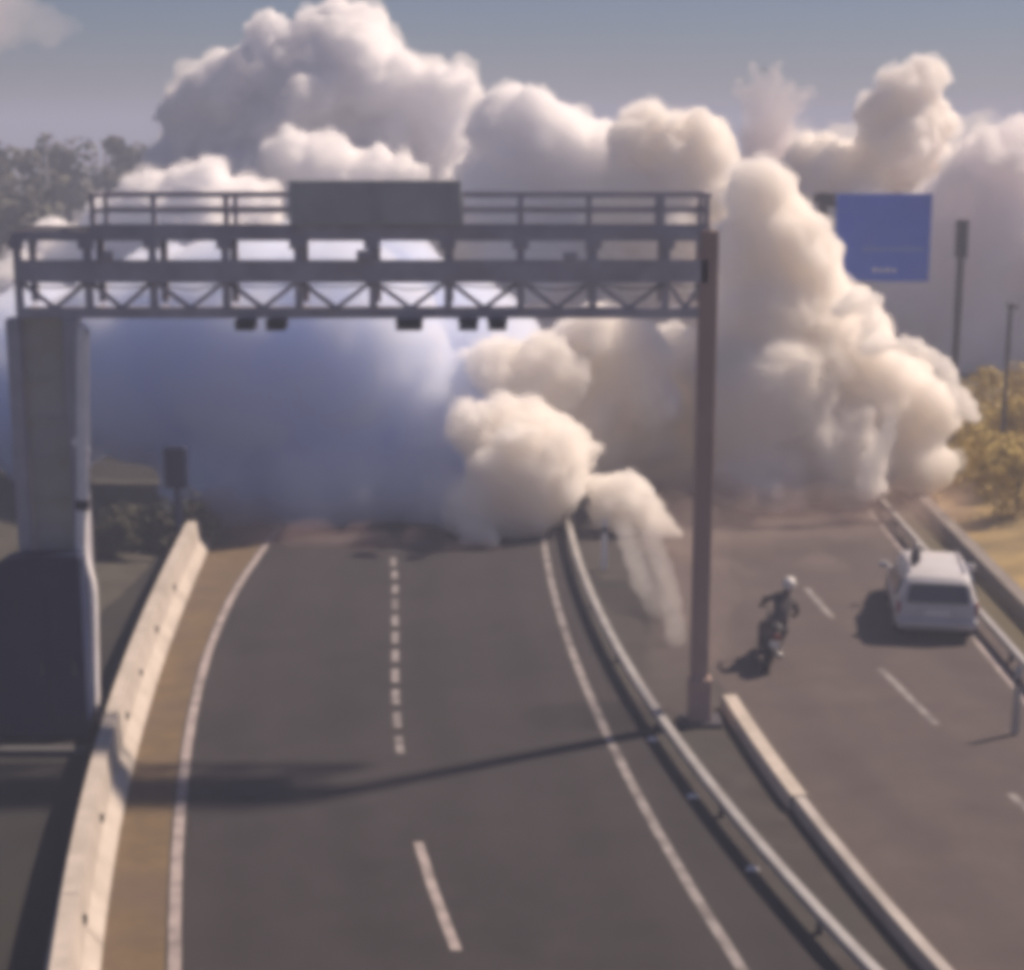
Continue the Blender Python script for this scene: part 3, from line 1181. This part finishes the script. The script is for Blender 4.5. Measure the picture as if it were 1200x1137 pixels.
# ------------------------------------------------------------------ smoke
MS = dict(
    shade=smoke_mat('smoke_shade_tint', (.932, .956, 1.0), 2.2, .0),  # blue of the shaded side is put into the smoke's own colour
    cream=smoke_mat('smoke_cream', (.997, .988, .973), 4.0, .25),
    white=smoke_mat('smoke_white', (.992, .993, .9995), 4.0, .2),
    lilac=smoke_mat('smoke_lilac', (.994, .986, .996), 1.3, .1),
    wisp=smoke_mat('smoke_wisp', (.997, .99, .98), 4.5, .3),
    skirt=smoke_mat('dust_reddish', (.56, .42, .41), .34, .1),
    fringe=smoke_mat('smoke_fringe', (.995, .985, .975), .9, .2),
    pale=smoke_mat('smoke_pale', (.99, .975, .95), .35, .2),
    veil=smoke_mat('dust_veil', (.66, .54, .49), .13, .1),
    streak=smoke_mat('smoke_streak', (.95, .92, .90), .6, .1),
    thin=smoke_mat('smoke_thin', (.89, .855, .86), .9, .1),
    dust=smoke_mat('dust', (.72, .56, .50), .24, .1),
)


def icos(cache={}):
    if 'v' not in cache:
        bm = bmesh.new()
        bmesh.ops.create_icosphere(bm, subdivisions=2, radius=1)
        bm.verts.index_update()
        cache['v'] = [v.co.copy() for v in bm.verts]
        cache['f'] = [tuple(v.index for v in f.verts) for f in bm.faces]
        bm.free()
    return cache['v'], cache['f']


def plume(name, balls, m, label, seed, voxel=.2, bumps=10, bump_r=(.22, .45), lev2=0, disp=.25, dsize=1.2, cat='smoke', group='smoke plumes of the explosion', kind=None, world=False, fringe=0.0):
    """balls: (px, py, radius px, Y): overlapping billows with smaller billows on them, welded into one skin"""
    rnd = random.Random(seed)
    S = []
    for bl in balls:
        if world:
            c, r = Vector(bl[:3]), bl[3]
        else:
            px, py, rp, Y = bl
            c = at(px, py, Y)
            r = rp * (c - cam.location).length / F * .97
        S.append((c, r))
        lv = []
        for _ in range(bumps):
            d = Vector((rnd.gauss(0, 1), rnd.gauss(0, 1), rnd.gauss(.15, 1))).normalized()
            rr = r * rnd.uniform(*bump_r)
            cc = c + d * (r - rr * .35)
            lv.append((cc, rr))
            for _ in range(lev2):
                e = (d + Vector((rnd.gauss(0, .7), rnd.gauss(0, .7), rnd.gauss(0, .7)))).normalized()
                r3 = rr * rnd.uniform(.3, .5)
                lv.append((cc + e * (rr - r3 * .3), r3))
        S += lv
    iv, jf = icos()
    b = MB()
    for c, r in S:
        b.add([c + v * r for v in iv], jf)
    me = bpy.data.meshes.new(name)
    me.from_pydata([tuple(v) for v in b.v], [], b.f)
    tmp = bpy.data.objects.new('tmp', me)
    col.objects.link(tmp)
    rm = tmp.modifiers.new('weld', 'REMESH')
    rm.mode = 'VOXEL'
    rm.voxel_size = voxel
    sm = tmp.modifiers.new('soft', 'SMOOTH')
    sm.iterations = 3
    sm.factor = .5
    if disp:
        for kk, (st, ds) in enumerate(((disp * 2.2, dsize), (disp * 1.1, dsize * .42))):
            tx = bpy.data.textures.new(name + '_noise', 'CLOUDS')
            tx.noise_scale = ds
            tx.noise_depth = 1
            tx.noise_type = 'HARD_NOISE'          # rounded lobes parted by creases, as in a cauliflower cloud
            dm = tmp.modifiers.new('billow', 'DISPLACE')
            dm.texture = tx
            dm.texture_coords = 'GLOBAL'
            dm.strength = st
            dm.mid_level = .35
    dg = bpy.context.evaluated_depsgraph_get()
    me2 = bpy.data.meshes.new_from_object(tmp.evaluated_get(dg))
    bpy.data.objects.remove(tmp)
    me2.name = name
    cen = S[0][0]
    cen = Vector((cen.x, cen.y, 0))
    me2.transform(Matrix.Translation(-cen))
    me2.materials.clear()
    o = link(name, me2, m)
    for p in me2.polygons:
        p.use_smooth = True
    o.location = cen
    tag(o, label, cat, group, kind)
    if fringe:                                          # thin torn veil clinging to the billows
        me3 = me2.copy()
        me3.name = 'smoke_veil'
        ns = [v.normal.copy() for v in me3.vertices]
        for v, nn in zip(me3.vertices, ns):
            p = v.co + cen
            k = noise.fractal(p * (.55 / fringe), .8, 2.1, 4) + .35 * noise.noise(p * (1.9 / fringe))
            v.co = v.co + nn * (fringe * max(-.25, .12 + .75 * k))
        me3.materials.clear()
        link('smoke_veil', me3, MS['fringe'], o)
    return o


plume('smoke_plume', [(400, 70, 70, 72), (335, 95, 66, 72), (275, 115, 62, 72), (225, 125, 40, 72), (440, 95, 52, 71), (480, 125, 48, 71), (530, 110, 38, 70), (538, 165, 38, 70), (350, 170, 110, 73), (250, 190, 70, 73), (460, 190, 80, 72), (400, 290, 130, 72), (280, 290, 110, 72), (520, 270, 90, 71)],
      MS['white'], 'tallest pinkish white billowing smoke cloud behind the gantry sign', 1, .28, 11, (.18, .36), 2, .35, 1.4, fringe=0.70)
plume('smoke_plume', [(596, 150, 52, 65), (640, 172, 62, 65), (690, 190, 50, 65), (600, 240, 85, 66), (690, 260, 90, 66), (620, 340, 90, 65), (720, 340, 80, 65)],
      MS['white'], 'lilac sloping smoke bank behind the gantry right of the sign', 2, .26, 8, (.15, .3), 1, .3, 1.4, fringe=0.60)
plume('smoke_plume', [(760, 172, 52, 63), (815, 180, 56, 63), (790, 240, 75, 63), (740, 250, 60, 63), (800, 330, 80, 63)],
      MS['cream'], 'cream smoke billow just left of the tall smoke column', 3, .25, 9, (.2, .4), 1, .3, 1.3, fringe=0.55)
plume('smoke_plume', [(230, 240, 52, 60), (175, 252, 46, 60), (288, 248, 46, 60), (128, 268, 36, 60), (230, 320, 90, 60), (120, 330, 70, 60), (60, 290, 36, 61), (40, 350, 60, 60)],
      MS['white'], 'low white smoke dome behind the left part of the railing', 4, .22, 12, (.2, .4), 1, .25, 1.0, fringe=0.50)
plume('smoke_plume', [(340, 190, 36, 66), (385, 195, 40, 66), (435, 205, 34, 66), (480, 208, 26, 65), (400, 270, 70, 66)],
      MS['white'], 'small white smoke heads peeping over the gantry sign', 5, .22, 12, (.25, .42), 1, .25, 1.0, fringe=0.50)
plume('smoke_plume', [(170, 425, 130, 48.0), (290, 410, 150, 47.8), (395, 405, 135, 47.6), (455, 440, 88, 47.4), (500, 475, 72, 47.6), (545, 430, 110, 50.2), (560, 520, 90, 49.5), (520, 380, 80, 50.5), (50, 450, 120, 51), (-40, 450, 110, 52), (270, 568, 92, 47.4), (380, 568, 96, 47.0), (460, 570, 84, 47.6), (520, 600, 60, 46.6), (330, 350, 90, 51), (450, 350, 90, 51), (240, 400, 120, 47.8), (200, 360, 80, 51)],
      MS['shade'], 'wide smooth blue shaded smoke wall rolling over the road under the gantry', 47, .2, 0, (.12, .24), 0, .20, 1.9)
plume('smoke_plume', [(618, 545, 80, 45.3), (560, 505, 38, 45.0), (560, 600, 44, 44.6), (640, 440, 56, 47.5), (580, 430, 42, 47.5), (556, 640, 22, 43.6), (546, 488, 15, 43.8), (590, 512, 17, 43.3), (575, 632, 14, 43.2), (600, 600, 50, 45)],
      MS['cream'], 'round cream smoke ball bulging over the left carriageway', 7, .12, 12, (.15, .32), 1, .18, .9, fringe=0.34)
plume('smoke_plume', [(735, 425, 55, 48.5), (700, 405, 55, 48.5), (765, 470, 34, 48), (740, 500, 60, 50), (695, 475, 50, 48.4), (690, 520, 55, 49), (720, 560, 50, 50), (790, 420, 45, 50.5)],
      MS['cream'], 'beige smoke lobe below the beam between round ball and right gantry leg', 8, .15, 10, (.2, .38), 1, .13, 1.1, fringe=0.36)
plume('smoke_plume', [(892, 228, 46, 50), (905, 290, 60, 50), (900, 370, 75, 50), (932, 325, 62, 50.3), (872, 300, 48, 50), (925, 270, 42, 50), (960, 420, 95, 50.5), (900, 470, 100, 49.5), (1015, 470, 82, 50), (1085, 480, 44, 49.5), (1078, 545, 42, 49), (985, 535, 75, 49), (895, 555, 66, 48.5), (835, 480, 60, 51), (800, 560, 55, 51)],
      MS['cream'], 'tall cream smoke column spreading at its foot right of the gantry', 9, .16, 10, (.14, .30), 1, .15, 1.5, fringe=0.42)
arc = spline([at(1018, 408, 47.3), at(1050, 404, 47.3), at(1085, 414, 47.3), at(1110, 436, 47.3), at(1126, 464, 47.3), at(1140, 488, 47.3)], .14)
plume('smoke_wisp', [(p.x, p.y, p.z, .26 + .05 * math.sin(i * .9)) for i, p in enumerate(arc)],
      MS['wisp'], 'thin pale smoke arc curling over the right shoulder of the tall column', 10, .08, 2, (.3, .6), 0, .10, .5, world=True)
rim_strk = spline([at(1046, 492, 46.6), at(1036, 520, 46.6), at(1024, 548, 46.6), at(1018, 572, 46.6)], .14)  # separate white wisp added to stand for the bright rim of a lobe
plume('smoke_wisp', [(p.x, p.y, p.z, .22 + .016 * i) for i, p in enumerate(rim_strk)],
      MS['wisp'], 'bright white smoke streak on the lower right of the tall column', 19, .08, 2, (.3, .6), 0, .08, .5, world=True)
plume('smoke_wisp', [(985, 362, 14, 48), (1000, 352, 16, 48), (1016, 356, 15, 48), (1022, 378, 14, 48), (1018, 400, 16, 48)],
      MS['wisp'], 'small white smoke curl below the blue sign', 11, .08, 5, (.3, .6), 0, .12, .5)
plume('smoke_plume', [(1172, 210, 66, 80), (1215, 190, 50, 80), (1130, 265, 75, 82), (1210, 300, 110, 80), (1130, 360, 110, 82), (1160, 420, 70, 78), (1215, 430, 80, 81), (1300, 330, 110, 84), (1300, 440, 100, 84)],
      MS['lilac'], 'lilac smoke mass at the right edge behind the dark post', 12, .26, 14, (.18, .36), 1, .5, 1.3, fringe=.7)
plume('smoke_plume', [(1060, 112, 38, 88), (1080, 96, 28, 88), (1030, 135, 30, 88), (1102, 140, 18, 88), (1062, 160, 46, 88), (960, 205, 48, 90), (1020, 208, 50, 90), (1000, 290, 90, 90), (1100, 240, 70, 90), (1080, 330, 90, 90)],
      MS['cream'], 'pale yellow smoke head rising above the blue sign', 13, .3, 10, (.2, .4), 1, .35, 1.4, fringe=0.70)
spray = [(900, 165, 36, 92), (905, 220, 60, 92)]
for (ex, ey, r1) in ((862, 98, 7), (884, 84, 9), (908, 80, 10), (930, 98, 8), (948, 106, 9), (876, 112, 10)):
    spray += [(900 + (ex - 900) * t, 150 + (ey - 150) * t, 20 + (r1 - 20) * t, 92) for t in (0, .25, .5, .75, 1)]
plume('smoke_plume', [(945, 185, 42, 96), (985, 178, 40, 96), (1030, 185, 46, 96), (1085, 188, 44, 96), (1125, 170, 34, 96), (1150, 150, 26, 96), (1000, 230, 60, 96), (1100, 240, 60, 96)],
      MS['pale'], 'pale broken haze bank along the skyline above the blue sign', 23, .28, 12, (.2, .45), 1, .6, 1.3)
plume('smoke_plume', spray, MS['thin'], 'thin grey brown spray of smoke behind the top of the tall column', 14, .2, 5, (.25, .5), 1, .35, .7)
plume('smoke_plume', [(722, 586, 30, 45), (748, 600, 32, 45), (770, 626, 28, 44.6), (788, 640, 18, 44.4), (702, 574, 20, 45.4), (744, 632, 26, 44.8), (712, 610, 20, 45), (738, 576, 26, 45.2)],
      MS['cream'], 'small cream smoke puff low over the median behind the rails', 15, .10, 10, (.2, .42), 1, .10, .7, fringe=0.30)
stk = []
for A_, B_, C_ in (((730, 618), (752, 680), (770, 715)), ((762, 625), (784, 690), (792, 748))):
    stk += [(p.x, p.y, p.z,   .26) for i, p in enumerate(spline([gp(*A_, 1.1), gp(*B_, .6), gp(*C_, .2)], .15))]
plume('smoke_wisp', stk,
      MS['streak'], 'two faint smoke streaks trailing below the small puff on the median', 16, .07, 2, (.3, .5), 0, .05, .6, world=True)
plume('dust_layer', [(880, 610, 46, 46), (940, 612, 46, 46), (1000, 608, 46, 46), (1060, 604, 44, 46.5), (1110, 600, 36, 46.5), (820, 610, 60, 47), (800, 680, 50, 42)],
      MS['dust'], 'low brown dust over the right carriageway below the tall column', 17, .2, 5, (.3, .5), 0, .2, 1, 'dust')
plume('dust_layer', [(812, 640, 52, 31.5), (815, 700, 56, 31), (808, 760, 56, 30.4), (800, 820, 46, 30)],
      MS['veil'], 'brownish dust veil hanging around the right gantry leg', 21, .14, 6, (.3, .5), 0, .15, 1, 'dust')
plume('dust_layer', [(250, 612, 46, 44.5), (300, 628, 44, 44), (360, 640, 40, 43.6), (430, 645, 38, 43.4), (500, 648, 36, 43.2), (560, 652, 34, 43)],
      MS['skirt'], 'reddish dust skirt at the foot of the blue smoke wall', 18, .2, 5, (.3, .5), 0, .2, 1, 'dust')

plume('dust_layer', [(790, 640, 60, 43), (860, 640, 60, 43), (930, 640, 58, 43.5), (1000, 640, 58, 44), (1070, 636, 56, 44.5), (1120, 632, 50, 45), (850, 690, 46, 40.5), (960, 680, 44, 41)],
      MS['veil'], 'thin brown dust drifting over the right lanes ahead of the white van', 22, .18, 6, (.3, .5), 0, .25, 1.4, 'dust')

# ------------------------------------------------------------------ haze
plume('cloud', [(0, 15, 45, 1500), (-60, 5, 70, 1500), (55, 28, 26, 1500), (85, 36, 14, 1500)], smoke_mat('cloud_air', (.98, .93, .93), .010, 0), 'faint pinkish cloud in the upper left corner of the sky', 30, 6, 8, (.3, .6), 0, 6, 30, 'cloud', None)
hz = MB()
hz.box((-3100, -70, -1.2), (3100, 4050, 17.5))
tag(hz.build('haze', smoke_mat('haze_air', (.60, .66, .86), .0036, 0.0)), kind='stuff')

# ------------------------------------------------------------------ light and sky
sd = Vector((.585, .315, .745)).normalized()
el, az = math.asin(sd.z), math.atan2(sd.x, sd.y)
sl = bpy.data.lights.new('sun', 'SUN')
sl.energy = 5.0
sl.angle = R(2.5)
sl.color = (1.0, .81, .65)
so = bpy.data.objects.new('sun', sl)
col.objects.link(so)
so.rotation_euler = (-sd).to_track_quat('-Z', 'Y').to_euler()
so.location = (20, 20, 40)
w = bpy.data.worlds.new('World')
scene.world = w
w.use_nodes = True
nt = w.node_tree
bg = nt.nodes['Background']
sky = nt.nodes.new('ShaderNodeTexSky')
sky.sky_type = 'NISHITA'
sky.sun_disc = False
sky.sun_elevation = el
sky.sun_rotation = az
sky.altitude = 100
sky.air_density = 1.0
sky.dust_density = .4
sky.ozone_density = 3.0
tint = nt.nodes.new('ShaderNodeMix')          # a greyer, bluer air than the clear sky model gives
tint.data_type = 'RGBA'
tint.blend_type = 'MULTIPLY'
tint.inputs['Factor'].default_value = 1.0
tint.inputs['B'].default_value = (.60, .605, .765, 1)
nt.links.new(sky.outputs['Color'], tint.inputs['A'])
nt.links.new(tint.outputs['Result'], bg.inputs['Color'])
bg.inputs['Strength'].default_value = .05

scene.view_settings.view_transform = 'Standard'
scene.view_settings.look = 'None'
scene.view_settings.exposure = .36
scene.view_settings.gamma = 1
scene.render.engine = 'CYCLES'
cy = scene.cycles
cy.max_bounces = 52
cy.volume_bounces = 48
cy.diffuse_bounces = 3
cy.glossy_bounces = 2
cy.transparent_max_bounces = 16
cy.use_denoising = True
cy.pixel_filter_type = 'BLACKMAN_HARRIS'
cy.filter_width = 7.5
